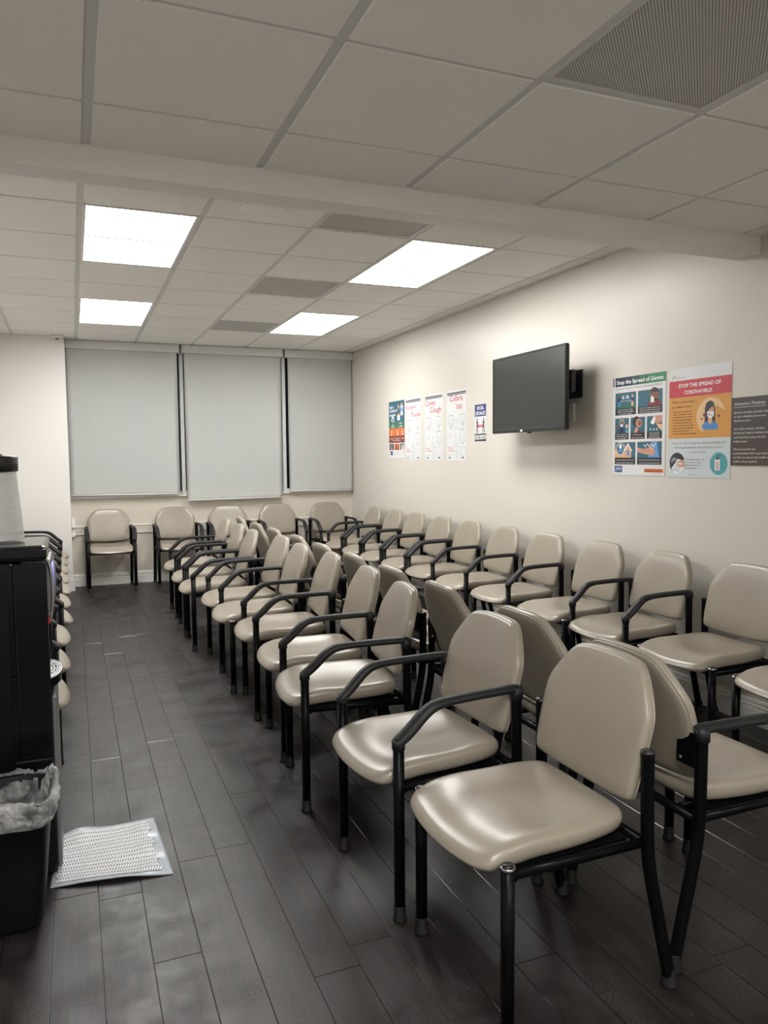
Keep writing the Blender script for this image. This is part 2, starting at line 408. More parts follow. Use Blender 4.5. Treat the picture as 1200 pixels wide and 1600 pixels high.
# round flush plate on tile behind beam
bm = NB(); lathe(bm, [(.115, -.0075), (.118, -.010), (.112, -.014), (.03, -.016), (.0, -.016)][:4], (.965, 3.99, ZR), 40)
t = tag(obj('ceiling_plate', bm, 'tile'), 'round white flush plate on the ceiling tile just behind the beam', 'ceiling plate')

# ---------------------------------------------------------------- roller shades
def shade(x0, x1, ztop, zbot, y, drop, label, fx0, fx1):
    t = thing('roller_shade', ((x0+x1)/2, y, zbot), 0, label, 'window blind', 'white roller shades on the back windows')
    cx = (x0+x1)/2
    bm = NB(); nx, nz = 24, 40; V = []
    for a in range(nx+1):
        row = []
        for b in range(nz+1):
            u, v = a/nx, b/nz
            yy = .004*math.sin(u*PI*2.2+v*1.4)+.002*math.sin(u*11+v*4)*(1-v)
            row.append(bm.verts.new((x0-cx+(x1-x0)*u, yy, drop*(1-u)*(1-v)+(ztop-zbot)*v)))
        V.append(row)
    for a in range(nx):
        for b in range(nz):
            f = bm.faces.new((V[a][b], V[a+1][b], V[a+1][b+1], V[a][b+1])); f.smooth = True
    bmesh.ops.solidify(bm, geom=list(bm.faces), thickness=.0012)
    obj('shade_fabric', bm, 'shade_fabric', t)
    bm = NB(); tube(bm, [(x0-cx, -.001, .010+drop), (x1-cx, -.001, .010)], .011, 10, 0, True, (0.55, 1) if False else (1, .55)); 
    obj('hem_bar', bm, 'plastic_white', t)
    bm = NB(); box(bm, fx0-cx, fx1-cx, -.035, .05, 2.598-zbot, 2.690-zbot, 0, .004); obj('fascia', bm, 'fascia', t)
shade(PX+.012, 1.136, 2.66, .995, D-.075, .008, 'leftmost white roller shade, pulled down beside the pale corner pier', PX+.004, 1.158)
shade(1.210, 2.335, 2.66, .925, D-.085, -.010, 'middle white roller shade, hanging lowest, below the window sill', 1.182, 2.360)
shade(2.424, W-.012, 2.66, .992, D-.075, .002, 'rightmost white roller shade, ending at the posters wall corner', 2.386, W-.004)

# dome security camera on pier near ceiling
t = thing('dome_camera', (-.10, PY-.055, ZR-.006), 0, 'small white dome security camera under the ceiling at the left pier', 'security camera')
bm = NB(); lathe(bm, [(.062, 0), (.062, -.016), (.050, -.030), (.03, -.034)], (0, 0, 0), 28); obj('camera_base', bm, 'plastic_white', t)
bm = NB(); lathe(bm, [(.024, -.020), (.023, -.032), (.016, -.042), (.005, -.046)], (0, 0, 0), 24); obj('dome', bm, 'tv_black', t)

# outlets
def outlet(x, y, z, nx, ny, label, hw=.036, hh=.058):
    t = thing('wall_outlet', (x, y, z), 0 if ny else PI/2*(-1 if nx < 0 else 1), label, 'wall outlet')
    bm = NB(); box(bm, -hw, hw, -.006, 0, -hh, hh, 0, .003); obj('cover_plate', bm, 'plastic_white', t)
    for s in (-1, 1):
        bm = NB(); lathe(bm, [(.016, 0), (.016, -.0025)], (0, -.006, s*.021), 16, 0, 'y'); sk = obj('socket', bm, 'trim_white', t)
        bm = NB(); box(bm, -.008, -.005, -.0092, -.0084, s*.021-.004, s*.021+.006); box(bm, .005, .008, -.0092, -.0084, s*.021-.004, s*.021+.006)
        obj('slot', bm, 'tv_black', sk)
outlet(W, 4.79, .43, -1, 0, 'white wall outlet near the floor, nearer one behind the wall chairs')
outlet(W, 6.28, .43, -1, 0, 'white wall outlet near the floor, farther one behind the wall chairs')
bm = NB(); box(bm, PX+.002, PX+.040, D-.034, D-.0, .655, .765, 0, .005); box(bm, PX+.002, PX+.036, D-.032, D-.0, .555, .6, 0, .004)
tag(obj('junction_box', bm, 'plastic_white'), 'small white surface junction box at the left end of the back wall rail', 'electrical box')

# ---------------------------------------------------------------- chair parts
HX = .234; FYc = -.210; RYc = .210
OUT_SEAT = closed_smooth([(-.228, -.215), (-.215, -.268), (-.08, -.292), (.08, -.292), (.215, -.268), (.228, -.215), (.226, .03), (.205, .17), (.15, .195), (-.15, .195), (-.205, .17), (-.226, .03)], 3)
HB = [(0, -.010), (.12, -.007), (.190, .000), (.213, .006), (.222, .028), (.228, .10), (.231, .195), (.226, .232), (.190, .288), (.150, .335), (.118, .348), (.05, .353)]
OUT_BACK = closed_smooth(HB+[(-a, b) for a, b in HB[:0:-1]], 3)
def cushion(outline, prof, fn):
    """prof: list of (inset metres, s extra scale, h)"""
    bm = NB(); n = len(outline)
    cx = sum(p[0] for p in outline)/n; cy = sum(p[1] for p in outline)/n
    rings = []
    for (s, h) in prof:
        rings.append([bm.verts.new(fn(cx+(p[0]-cx)*s, cy+(p[1]-cy)*s, h)) for p in outline])
    for a, b in zip(rings[:-1], rings[1:]):
        for k in range(n):
            f = bm.faces.new((a[k], a[(k+1) % n], b[(k+1) % n], b[k])); f.smooth = True
    for rg, h in ((rings[0], prof[0][1]), (rings[-1], prof[-1][1])):
        c = bm.verts.new(fn(cx, cy, h))
        for k in range(n):
            f = bm.faces.new((rg[k], rg[(k+1) % n], c)); f.smooth = True
    return bm
def seat_fn(x, y, h):
    # gentle saddle: dished middle, front edge rolls down, rear corners rise a little
    z = .452+h
    k = max(0.0, min(1.0, (h+.026)/.05)); k = k*k*(3-2*k)
    r = min(1.0, math.hypot(x/.225, (y+.03)/.22))
    z -= .011*(1-r*r)**1.3*k
    z -= .9*max(0.0, -.17-y)**1.6*k
    if y < -.12: z -= .10*(-.12-y)
    z += .03*max(0, y)*(abs(x)/.22)
    return Vector((x*.96, y, z))
SEAT_P = [(.5, -.026), (.93, -.026), (.972, -.021), (.993, -.009), (1.0, .003), (.993, .013), (.975, .0215), (.945, .027), (.89, .0295), (.78, .029), (.65, .028), (.5, .027), (.33, .026), (.16, .026)]
def back_fn(x, v, h):
    zz = .505+v*.985; yy = .196+.095*(v/.35)**1.12 if v > 0 else .196+v*.2
    yy -= .28*x*x
    return Vector((x*.955, yy-h, zz+h*.22))
BACK_P = [(.5, -.016), (.85, -.016), (.955, -.0145), (.985, -.010), (.997, -.002), (1.0, .006), (.99, .014), (.972, .0185), (.93, .0225), (.8, .0265), (.6, .028), (.35, .029), (.15, .029)]
ME = {}
ME['seat'] = mesh('seat', cushion(OUT_SEAT, SEAT_P, seat_fn), 'vinyl')
bmb = cushion(OUT_BACK, BACK_P, back_fn)
for f in bmb.faces:
    pass
meb = mesh('backrest', bmb, ['vinyl', 'vinyl_back'])
ME['backrest'] = meb
def loop_tube(outline, s, h, fn, r):
    n = len(outline); cx = sum(p[0] for p in outline)/n; cy = sum(p[1] for p in outline)/n
    pts = [fn(cx+(p[0]-cx)*s, cy+(p[1]-cy)*s, h) for p in outline]; pts = pts+[pts[0], pts[1]]
    bm = NB(); tube(bm, pts, r, 6, 0, False); return bm
ME['piping'] = mesh('piping', loop_tube(OUT_BACK, 0.992, -.006, back_fn, .0030), 'vinyl')
bm = NB()
for s in (-1, 1):
    pass
def bracket(s):
    bm = NB()
    c = back_fn(s*.185, .10, -.016)
    x0, x1 = sorted((s*.165, s*.232))
    box(bm, x0, x1, c.y+.001, c.y+.005, c.z-.045, c.z+.05, 0, .001)
    for dz in (-.03, .034):
        lathe(bm, [(.006, 0), (.005, .003)], (s*.180, c.y+.005, c.z+dz), 10, 1, 'y')
    return bm
ME['bracket_r'] = mesh('mounting_bracket', bracket(1), ['black_tube', 'silver']); ME['bracket_l'] = mesh('mounting_bracket', bracket(-1), ['black_tube', 'silver'])
def leg_front(zt):
    bm = NB(); tube(bm, [(0, 0, .03), (0, 0, zt)], .0172, 16); return bm
ME['leg_stub'] = mesh('front_leg', leg_front(.432), 'black_tube')
ME['leg_arm'] = mesh('front_leg', leg_front(.553), 'black_tube')
REARP = smooth_path([(0, .292, .022), (0, .255, .18), (0, .216, .345), (0, .210, .44), (0, .208, .645)], 3)
def leg_rear():
    bm = NB(); tube(bm, [p-Vector((0, 0, 0)) for p in REARP], .0172, 16)
    # inner back bracket tab
    return bm
ME['leg_rear'] = mesh('rear_leg', leg_rear(), 'black_tube')
bm = NB(); lathe(bm, [(.020, .0), (.0222, .003), (.0218, .008), (.0190, .012), (.0182, .048), (.0174, .050)], (0, 0, 0), 18); ME['glide'] = mesh('foot_glide', bm, 'glide')
bm = NB(); lathe(bm, [(.019, 0), (.0196, .004), (.0188, .008), (.0155, .0095)], (0, 0, 0), 18, 0); lathe(bm, [(.0145, .0095), (.0135, .0125), (.007, .014)], (0, 0, 0), 16, 1)
ME['cap'] = mesh('end_cap', bm, ['cap_chrome', 'cap_black'])
bm = NB(); lathe(bm, [(.0188, 0), (.0188, .005), (.016, .0085), (.009, .010)], (0, 0, 0), 18, 0); ME['cap_rear'] = mesh('end_cap', bm, 'cap_black')
def frame():
    bm = NB()
    for s in (-1, 1):
        tube(bm, [(s*(HX-.006), FYc+.002, .411), (s*(HX-.006), RYc+.0, .408)], .0125, 8, 0, True, (.8, 1.1))
        tube(bm, [(s*.15, -.20, .412), (s*.15, .20, .412)], .008, 8)
    tube(bm, [(-HX, FYc+.02, .406), (HX, FYc+.02, .406)], .0115, 8)
    tube(bm, [(-HX, RYc+.0, .404), (HX, RYc+.0, .404)], .0135, 8)
    for s in (-1, 1): box(bm, s*.185-.03, s*.185+.03, -.19, .16, .416, .424)
    return bm
ME['frame'] = mesh('seat_frame', frame(), 'black_tube')
def arm(s):
    x = s*HX
    P = smooth_path([(x-s*.012, .222, .655), (x, .205, .664), (x+s*.002, .12, .664), (x+s*.005, .0, .662), (x+s*.007, -.085, .657), (x+s*.006, -.125, .635), (x+s*.003, -.180, .580), (x, -.212, .556), (x-s*.002, -.220, .546)], 3)
    n = len(P)
    R = [.0165+.002*math.sin(PI*min(1, i/(n*.25)))*0+.0035*max(0, math.sin(PI*(i/n-.45)/.5)) if i > n*.45 else .0155 for i in range(n)]
    R = [r*(1 if 2 < i < n-3 else (.82, .93, .98)[min(i, n-1-i)]) for i, r in enumerate(R)]
    R = [r*1.08 for r in R]; bm = NB(); tube(bm, P, R, 14, 0, True, (1.12, .82))
    tube(bm, [(x, .208, .630), (x, .208, .668)], .0215, 14)
    tube(bm, [(x, -.210, .535), (x, -.210, .562)], .0205, 14)
    return bm
ME['arm_r'] = mesh('armrest', arm(1), 'arm_rubber'); ME['arm_l'] = mesh('armrest', arm(-1), 'arm_rubber')

def chair(x, y, rz, arms, label, group, lean=0.0):
    """arms: string with 'r' (local +x) and/or 'l'"""
    t = thing('waiting_room_chair', (x, y, 0), rz, label, 'chair', group)
    link('seat', ME['seat'], t); b = link('backrest', ME['backrest'], t)
    link('piping', ME['piping'], b)['label'] = 'raised welt around the rear edge of the backrest'
    link('mounting_bracket', ME['bracket_r'], b); link('mounting_bracket', ME['bracket_l'], b)
    link('seat_frame', ME['frame'], t)
    for s, k in ((1, 'r'), (-1, 'l')):
        has = k in arms
        f = link('front_leg', ME['leg_arm' if has else 'leg_stub'], t); f.location = (s*HX, FYc, 0)
        link('foot_glide', ME['glide'], f)
        r = link('rear_leg', ME['leg_rear'], t); r.location = (s*HX, 0, 0)
        g = link('foot_glide', ME['glide'], r); g.location = (0, .292, 0)
        if has: link('armrest', ME['arm_'+k], t)
        else:
            c = link('end_cap', ME['cap'], f); c.location = (0, 0, .432)
            c = link('end_cap', ME['cap_rear'], r); c.location = (0, .208, .645)
    return t
R90 = PI/2
def rad(d): return d*PI/180
ORD = ['nearest', 'second', 'third', 'fourth', 'fifth', 'sixth', 'seventh', 'eighth', 'ninth', 'tenth', 'eleventh']
def nth(i, n):
    if i == 0: return 'nearest'
    if i == n-1: return 'farthest'
    return ORD[i]+' nearest'
ARMT = {'rl': 'with two armrests', 'lr': 'with two armrests', '': 'without armrests', 'r': 'with one armrest', 'l': 'with one armrest'}
# centre row facing the aisle (facing -X). local +x = towards camera
CL = [(.914, 1.74, -1, ''), (.865, 2.29, -2, 'rl'), (.845, 3.06, 7, 'r'), (.885, 3.59, 5, 'r'), (.893, 4.205, 4, 'rl'), (.856, 4.73, 2, ''), (.873, 5.255, -1, 'rl'), (.79, 5.84, 2, 'rl'), (.80, 6.385, 2, 'rl'), (.815, 7.085, 1, 'rl')]
for i, (fx, y, a, arms) in enumerate(CL):
    rz = -R90-rad(a)
    x = fx+.21*math.cos(rad(a)); yy = y+.21*math.sin(rad(a))*-1*-1*0
    chair(x, yy, rz, arms, 'taupe chair %s, %s in the centre row facing the aisle' % (ARMT[arms], nth(i, len(CL))), 'centre row chairs facing the aisle')
# centre row back to back (facing +X). local +x = away from camera
CR = [(1.765, 1.785, 0, 'l'), (1.765, 2.35, 1, ''), (1.755, 2.985, -1, ''), (1.755, 3.56, 1, ''), (1.755, 4.12, 0, 'l'), (1.745, 4.70, 1, 'rl'), (1.75, 5.27, -1, 'rl'), (1.73, 5.92, 2, 'rl'), (1.72, 6.47, 0, 'rl'), (1.72, 7.15, -2, 'rl')]
for i, (x, y, a, arms) in enumerate(CR):
    chair(x, y, R90+rad(a), arms, 'taupe vinyl chair seen from behind, %s in the centre row facing the poster wall' % nth(i, len(CR)), 'centre row chairs facing the poster wall')
# wall row
WR = [(2.215, 0, ''), (2.82, 0, ''), (3.40, 1, 'rl'), (3.955, -1, ''), (4.57, 0, 'r'), (5.145, 1, 'r'), (5.72, 0, 'rl'), (6.27, -1, 'rl'), (6.83, 0, 'rl'), (7.375, 1, 'rl'), (7.95, 0, 'rl')]
for i, (y, a, arms) in enumerate(WR):
    chair(2.858, y, -R90-rad(a), arms, 'taupe chair %s, %s in the row against the poster wall' % (ARMT[arms], nth(i, len(WR))), 'chairs along the poster wall')
# back row
BR = [(.352, 8.755, 1), (1.068, 8.755, 0), (1.665, 8.76, -1), (2.262, 8.755, 0), (2.90, 8.75, 1)]
for i, (x, y, a) in enumerate(BR):
    chair(x, y, rad(a), 'rl', 'taupe vinyl chair with two armrests under the windows, %s from the left' % ['first', 'second', 'third', 'fourth', 'fifth'][i], 'chairs under the windows')
# left row facing +X, mostly behind the water dispenser
LR = [3.42, 3.98, 4.53, 5.08, 5.63, 6.18, 6.73, 7.28, 7.83, 8.38]
for i, y in enumerate(LR):
    chair(-.335+[0, 0, -.0, .01, 0, -.0, -.01, -.015, -.02, -.02][i], y, R90+rad([2, 5, 0, 5, 0, 2, 0, 1, 0, 0][i]), 'rl', 'taupe vinyl chair with two armrests, %s in the row behind the water dispenser' % nth(i, len(LR)), 'left row chairs behind the water dispenser')

# ---------------------------------------------------------------- television
def tv():
    X = 3.035; ya, yb = 5.185, 4.245; zb, zt = 1.575, 2.142
    t = thing('television', (W, (ya+yb)/2, zb), 0, 'switched-off black flat screen television on a wall bracket', 'television')
    def B(x0, x1, y0, y1, z0, z1): return (x0-W, x1-W, y0-(ya+yb)/2, y1-(ya+yb)/2, z0-zb, z1-zb)
    bm = NB(); e = .013
    for a in ((yb, yb+e, zb, zt), (ya-e, ya, zb, zt), (yb+e, ya-e, zb, zb+.024), (yb+e, ya-e, zt-e, zt)):
        box(bm, *B(X-.014, X+.012, a[0], a[1], a[2], a[3]), 0, .002)
    box(bm, *B(X-.006, X+.022, yb+.004, ya-.004, zb+.004, zt-.004), 0, .004)
    box(bm, *B(X+.02, X+.055, yb+.14, ya-.14, zb+.06, zt-.16), 0, .012)
    obj('housing', bm, 'tv_black', t)
    bm = NB(); box(bm, *B(X-.011, X-.004, yb+e, ya-e, zb+.024, zt-e)); obj('screen', bm, 'tv_screen', t)
    bm = NB(); box(bm, *B(X-.017, X-.013, 4.76, 4.785, zb+.004, zb+.018), 0, .001); obj('maker_badge', bm, 'plastic_white', t)['label'] = 'tiny pale badge on the lower bezel'
    bm = NB(); box(bm, *B(X-.008, X+.01, 4.68, 4.71, zb-.010, zb+.002), 0, .002); obj('sensor', bm, 'tv_black', t)
    bm = NB()
    box(bm, *B(W-.012, W-.001, 4.36, 4.75, 1.80, 1.99), 0, .002)
    box(bm, *B(X+.05, W-.01, 4.55, 4.60, 1.86, 1.90), 0, .003); box(bm, *B(X+.05, W-.01, 4.50, 4.66, 1.90, 1.93), 0, .003)
    box(bm, *B(X+.05, X+.07, 4.45, 4.50, 1.68, 2.05), 0, .002); box(bm, *B(X+.05, X+.07, 4.88, 4.93, 1.68, 2.05), 0, .002)
    box(bm, *B(X+.056, X+.092, 4.275, 4.46, 1.83, 1.975), 0, .004)
    for k in range(3): box(bm, *B(X+.064, X+.084, 4.272, 4.276, 1.845+k*.045, 1.872+k*.045))
    box(bm, *B(X+.02, X+.06, 4.36, 4.42, 1.86, 1.95), 0, .003)
    obj('wall_bracket', bm, 'tv_black', t)
tv()
bm = NB(); box(bm, W-.02, W, 4.44, 4.56, 1.64, 1.765, 0, .004)
tag(obj('cable_box', bm, 'wall_cream'), 'cream cable cover plate on the wall behind the television', 'wall plate')

# ---------------------------------------------------------------- posters
_dg = None
def text_mesh(s, size=1.0, bold=0.0):
    c = bpy.data.curves.new('t', 'FONT'); c.body = s; c.size = size; c.offset = bold; c.resolution_u = 3
    o = bpy.data.objects.new('t', c); COL.objects.link(o)
    dg = bpy.context.evaluated_depsgraph_get(); me = bpy.data.meshes.new_from_object(o.evaluated_get(dg))
    bpy.data.objects.remove(o); bpy.data.curves.remove(c)
    vs = [v.co.copy() for v in me.vertices]; fs = [tuple(p.vertices) for p in me.polygons]
    bpy.data.meshes.remove(me); return vs, fs
class Poster:
    def __init__(s, name, yL, yR, zB, zT, base, label, cat='poster', th=.0025, x=None, skew=0):
        s.y, s.z, s.w, s.h = yL, zT, yL-yR, zT-zB
        s.X = (W if x is None else x)-th
        s.root = thing(name, (W if x is None else x, (yL+yR)/2, zB), 0, label, cat)
        s.o = Vector((W if x is None else x, (yL+yR)/2, zB))
        s.mats = [base]; s.bm = NB(); s.tm = ['ink']; s.tb = NB()
        bm = NB(); box(bm, -th, 0, -s.w/2, s.w/2, 0, s.h); obj('printed_sheet' if th < .004 else 'board', bm, base, s.root)
        s.layer = 1
    def P(s, u, v, L): return Vector((s.X-L*.00022, s.y-u*s.w, s.z-v*s.h))-s.o
    def mi(s, m):
        if m not in s.mats: s.mats.append(m)
        return s.mats.index(m)
    def poly(s, pts, m, L=1):
        f = s.bm.faces.new([s.bm.verts.new(s.P(u, v, L)) for u, v in pts]); f.material_index = s.mi(m)
    def rect(s, u0, v0, u1, v1, m, L=1): s.poly([(u0, v0), (u1, v0), (u1, v1), (u0, v1)], m, L)
    def ell(s, u, v, ru, m, L=1, asp=1.0, n=28, a0=0, a1=360):
        rv = ru*s.w/s.h*asp
        pts = [(u+ru*math.cos(rad(a0+(a1-a0)*k/n)), v+rv*math.sin(rad(a0+(a1-a0)*k/n))) for k in range(n if a1-a0 >= 360 else n+1)]
        s.poly(pts, m, L)
    def ring(s, u, v, ru, m, th=.08, L=1, asp=1.0, n=28, a0=0, a1=360):
        rv = ru*s.w/s.h*asp
        for k in range(n):
            A = rad(a0+(a1-a0)*k/n); B = rad(a0+(a1-a0)*(k+1)/n); i = 1-th
            s.poly([(u+ru*math.cos(A), v+rv*math.sin(A)), (u+ru*math.cos(B), v+rv*math.sin(B)), (u+ru*i*math.cos(B), v+rv*i*math.sin(B)), (u+ru*i*math.cos(A), v+rv*i*math.sin(A))], m, L)
    def line(s, u0, v0, u1, v1, t, m, L=1):
        a = Vector((u0*s.w, v0*s.h)); b = Vector((u1*s.w, v1*s.h)); d = (b-a).normalized()*t*.5; n = Vector((-d.y, d.x))
        s.poly([((a+n).x/s.w, (a+n).y/s.h), ((b+n).x/s.w, (b+n).y/s.h), ((b-n).x/s.w, (b-n).y/s.h), ((a-n).x/s.w, (a-n).y/s.h)], m, L)
    def text(s, st, u, v, hh, m, wid=None, align='c', L=3, bold=0.0, maxw=None):
        """v = baseline; hh = cap height as fraction of poster height; wid = width fraction"""
        vs, fs = text_mesh(st, 1.0, bold)
        if not vs: return
        x0 = min(a.x for a in vs); x1 = max(a.x for a in vs); k = hh*s.h/0.70
        kx = k if wid is None else wid*s.w/(x1-x0)
        tw = (x1-x0)*kx
        off = {'c': -tw/2, 'l': 0, 'r': -tw}[align]
        if m not in s.tm: s.tm.append(m)
        mi = s.tm.index(m)
        nv = [s.tb.verts.new(s.P(u+((a.x-x0)*kx+off)/s.w, v-a.y*k/s.h, L)) for a in vs]
        for f in fs:
            try: q = s.tb.faces.new([nv[i] for i in f]); q.material_index = mi
            except ValueError: pass
    def done(s):
        def mk(name, bm, mats):
            me = bpy.data.meshes.new(name); bm.to_mesh(me); bm.free()
            for m in mats: me.materials.append(MAT[m])
            link(name, me, s.root)
        if len(s.bm.faces): mk('printed_picture', s.bm, s.mats)
        else: s.bm.free()
        mk('lettering', s.tb, s.tm)

# --- germs poster
p = Poster('wall_poster', 4.040, 3.566, 1.277, 1.894, 'paper', 'white poster of blue picture panels headed Stop the Spread of Germs', 'poster')
p.rect(0, 0, .022, .092, 'navy')
for k, m in enumerate(['navy', 'navy', 'midteal', 'leaf', 'green', 'green']): p.rect(.045+k*.159, 0, .045+(k+1)*.159+.001, .092, m)
p.text('Stop the Spread of Germs', .075, .068, .038, 'white', .88, 'l', bold=.02)
p.text('Help prevent the spread of respiratory diseases like COVID-19.', .04, .122, .016, 'ink', .90, 'l')
def panel(u0, v0, u1, v1, caps, vc=None):
    vc = vc or v0+(v1-v0)*.70
    p.rect(u0, v0, u1, vc, 'teal'); p.rect(u0, vc, u1, v1, 'charcoal')
    p.rect(u0, v0, u1, v0+.003, 'deep_orange', 2)
    n = len(caps); st = (v1-vc)/(n+.35)
    for i, c in enumerate(caps): p.text(c, (u0+u1)/2, vc+st*(i+.95), .0105, 'white', (u1-u0)*.85*min(1, len(c)/24), bold=.01)
panel(.05, .155, .46, .385, ['Stay at least 6 feet', '(about 2 arms\' length)', 'from other people.'])
p.rect(.05, .285, .46, .316, 'leaf', 2); p.text('6 ft', .255, .222, .036, 'white', .14, bold=.02)
p.line(.16, .243, .35, .243, .002, 'white', 3); p.poly([(.15, .243), (.175, .236), (.175, .25)], 'white', 3); p.poly([(.365, .243), (.34, .236), (.34, .25)], 'white', 3)
for u, sh, pn in ((.13, 'navy', 'skyblue'), (.39, 'indigo', 'sand')):
    p.ell(u, .198, .018, 'skin_dark' if u < .2 else 'peach', 3); p.rect(u-.025, .21, u+.025, .25, sh, 3); p.rect(u-.02, .25, u-.002, .298, pn, 3); p.rect(u+.003, .25, u+.02, .298, pn, 3)
panel(.495, .155, .945, .385, ['Cover your cough or sneeze with a', 'tissue, then throw the tissue in the', 'trash and wash your hands.'])
p.ell(.80, .205, .085, 'skin_dark', 2); p.ell(.80, .185, .075, 'ink', 3, .8, a0=180, a1=360); p.poly([(.68, .316), (.70, .27), (.82, .25), (.92, .28), (.94, .316)], 'maroon', 2)
p.poly([(.74, .215), (.79, .235), (.80, .28), (.73, .285)], 'white', 4)
panel(.05, .415, .325, .635, ['When in public, wear a', 'cloth face covering over', 'your nose and mouth.'])
p.ell(.185, .455, .055, 'greyink', 2, 1.1); p.ell(.185, .475, .035, 'skin_dark', 3); p.ell(.185, .49, .027, 'white', 4, .7); p.poly([(.11, .569), (.12, .53), (.185, .505), (.25, .53), (.26, .569)], 'indigo', 3); p.poly([(.16, .569), (.165, .52), (.21, .52), (.21, .569)], 'ink', 4)
p.ell(.085, .50, .025, 'skin_dark', 2); p.rect(.055, .53, .11, .569, 'leaf', 2); p.ell(.285, .50, .025, 'sand', 2); p.poly([(.255, .569), (.26, .53), (.32, .53), (.325, .569)], 'aqua', 2)
panel(.36, .415, .635, .635, ['Do not touch your', 'eyes, nose, and mouth.'])
p.ell(.47, .46, .07, 'ink', 2); p.ell(.52, .475, .055, 'skin', 3); p.ell(.53, .475, .035, 'skin_dark', 4); p.poly([(.43, .569), (.47, .51), (.51, .53), (.49, .569)], 'skin', 5); p.poly([(.48, .569), (.50, .55), (.56, .55), (.57, .569)], 'maroon', 4)
panel(.67, .415, .945, .635, ['Clean and disinfect', 'frequently touched', 'objects and surfaces.'])
p.poly([(.78, .418), (.945, .418), (.945, .48), (.85, .49), (.76, .47)], 'skin', 2); p.poly([(.74, .47), (.80, .42), (.83, .43), (.80, .50), (.745, .49)], 'white', 3); p.poly([(.84, .49), (.945, .50), (.945, .56), (.88, .53)], 'sand', 3)
for u in (.74, .80, .85): p.ell(u, .545, .012, 'white', 3)
panel(.05, .662, .46, .89, ['Stay home when you are sick,', 'except to get medical care.'])
p.poly([(.05, .74), (.27, .74), (.27, .82), (.05, .82)], 'peach', 2); p.poly([(.05, .68), (.26, .68), (.30, .74), (.05, .74)], 'greyink', 2)
p.poly([(.25, .82), (.25, .74), (.315, .685), (.38, .74), (.38, .82)], 'peach', 3); p.poly([(.235, .745), (.315, .67), (.40, .75), (.39, .76), (.315, .69), (.245, .755)], 'white', 4); p.rect(.29, .745, .345, .80, 'skyblue', 4)
p.ell(.165, .73, .075, 'white', 4, 1.1); p.ell(.165, .73, .068, 'teal', 5, 1.1); p.ell(.165, .705, .03, 'white', 6); p.poly([(.12, .765), (.14, .73), (.20, .73), (.21, .765)], 'skyblue', 6)
panel(.495, .662, .945, .89, ['Wash your hands often with soap', 'and water for at least 20 seconds.'])
p.poly([(.76, .665), (.86, .665), (.90, .82), (.70, .82)], 'skyblue', 2); p.poly([(.495, .72), (.63, .735), (.75, .715), (.82, .74), (.83, .78), (.78, .80), (.66, .79), (.495, .765)], 'skin', 3)
p.poly([(.74, .72), (.79, .72), (.80, .74), (.75, .745)], 'peach', 4)
for k in range(9): p.ell(.63+.025*k, .70+.012*math.sin(k*2.1), .011, 'white', 5)
p.rect(.05, .905, .205, .972, 'blue'); p.text('CDC', .155, .945, .022, 'white', .075, bold=.02); p.line(.075, .962, .105, .918, .004, 'white', 3); p.line(.068, .945, .125, .93, .003, 'white', 3)
p.rect(.63, .93, .975, .967, 'deep_orange'); p.text('cdc.gov/coronavirus', .80, .955, .014, 'ink', .28, bold=.01)
p.rect(.80, .978, .92, .981, 'greyink')
p.done()

# --- coronavirus poster
p = Poster('wall_poster', 3.537, 3.080, 1.274, 1.896, 'paper_blue', 'tall red and orange poster headed Stop the Spread of Coronavirus, with masked woman', 'poster')
p.rect(0, 0, 1, .112, 'paper'); p.rect(0, .112, 1, .265, 'red'); p.rect(0, .265, 1, .643, 'orange')
p.ell(.085, .066, .016, 'greyink', 2, .5); p.text('NYC', .04, .088, .012, 'ink', .05, 'l', bold=.02); p.text('Health+Hospitals', .10, .088, .009, 'ink', .18, 'l')
p.text('STOP THE SPREAD OF', .5, .178, .033, 'white', .68, bold=.02); p.text('CORONAVIRUS', .48, .240, .033, 'white', .45, bold=.02)
p.text('Wear a mask when', .05, .318, .022, 'ink', .38, 'l'); p.text('you leave home!', .05, .362, .022, 'ink', .33, 'l')
for i, (l, wd) in enumerate([('This protects our healthcare', .31), ('workers by wearing a mask in', .33), ('our building, but as you would', .33), ('anywhere outside your home.', .32), ('It may preserve supplies, use', .33), ('such a homemade masks when', .35), ('eating or, performing essential', .34), ('work or outside tasks, also', .28), ('observing social distancing guidelines.', .41)]):
    p.text(l, .07, .402+i*.0252, .0115, 'ink', wd, 'l', bold=.02)
p.ell(.69, .455, .225, 'sand', 2)
p.poly([(.69+.225*math.cos(rad(a)), .455+.225*p.w/p.h*math.sin(rad(a))) for a in range(-15, 126, 7)]+[(.62, .56), (.78, .36)], 'orange', 3)
p.poly([(.60, .545), (.60, .38), (.625, .335), (.68, .315), (.735, .335), (.76, .39), (.765, .545)], 'ink', 4)
p.ell(.685, .40, .055, 'skin', 5, 1.25); p.poly([(.655, .44), (.715, .44), (.72, .50), (.685, .54), (.65, .50)], 'peach', 5)
p.poly([(.625, .40), (.65, .34), (.73, .335), (.75, .37), (.70, .375), (.66, .40), (.63, .42)], 'ink', 6)
p.poly([(.635, .415), (.70, .412), (.745, .415), (.74, .455), (.69, .475), (.645, .455)], 'white', 7)
p.ell(.67, .437, .012, 'maroon', 8); p.ell(.71, .447, .009, 'maroon', 8); p.ell(.815, .455, .02, 'brick', 5); p.ell(.59, .44, .02, 'brick', 5); p.ell(.555, .475, .014, 'brick', 5)
p.poly([(.56, .560), (.57, .525), (.64, .497), (.685, .53), (.73, .497), (.80, .525), (.815, .560), (.78, .572), (.60, .572)], 'shirt', 8)
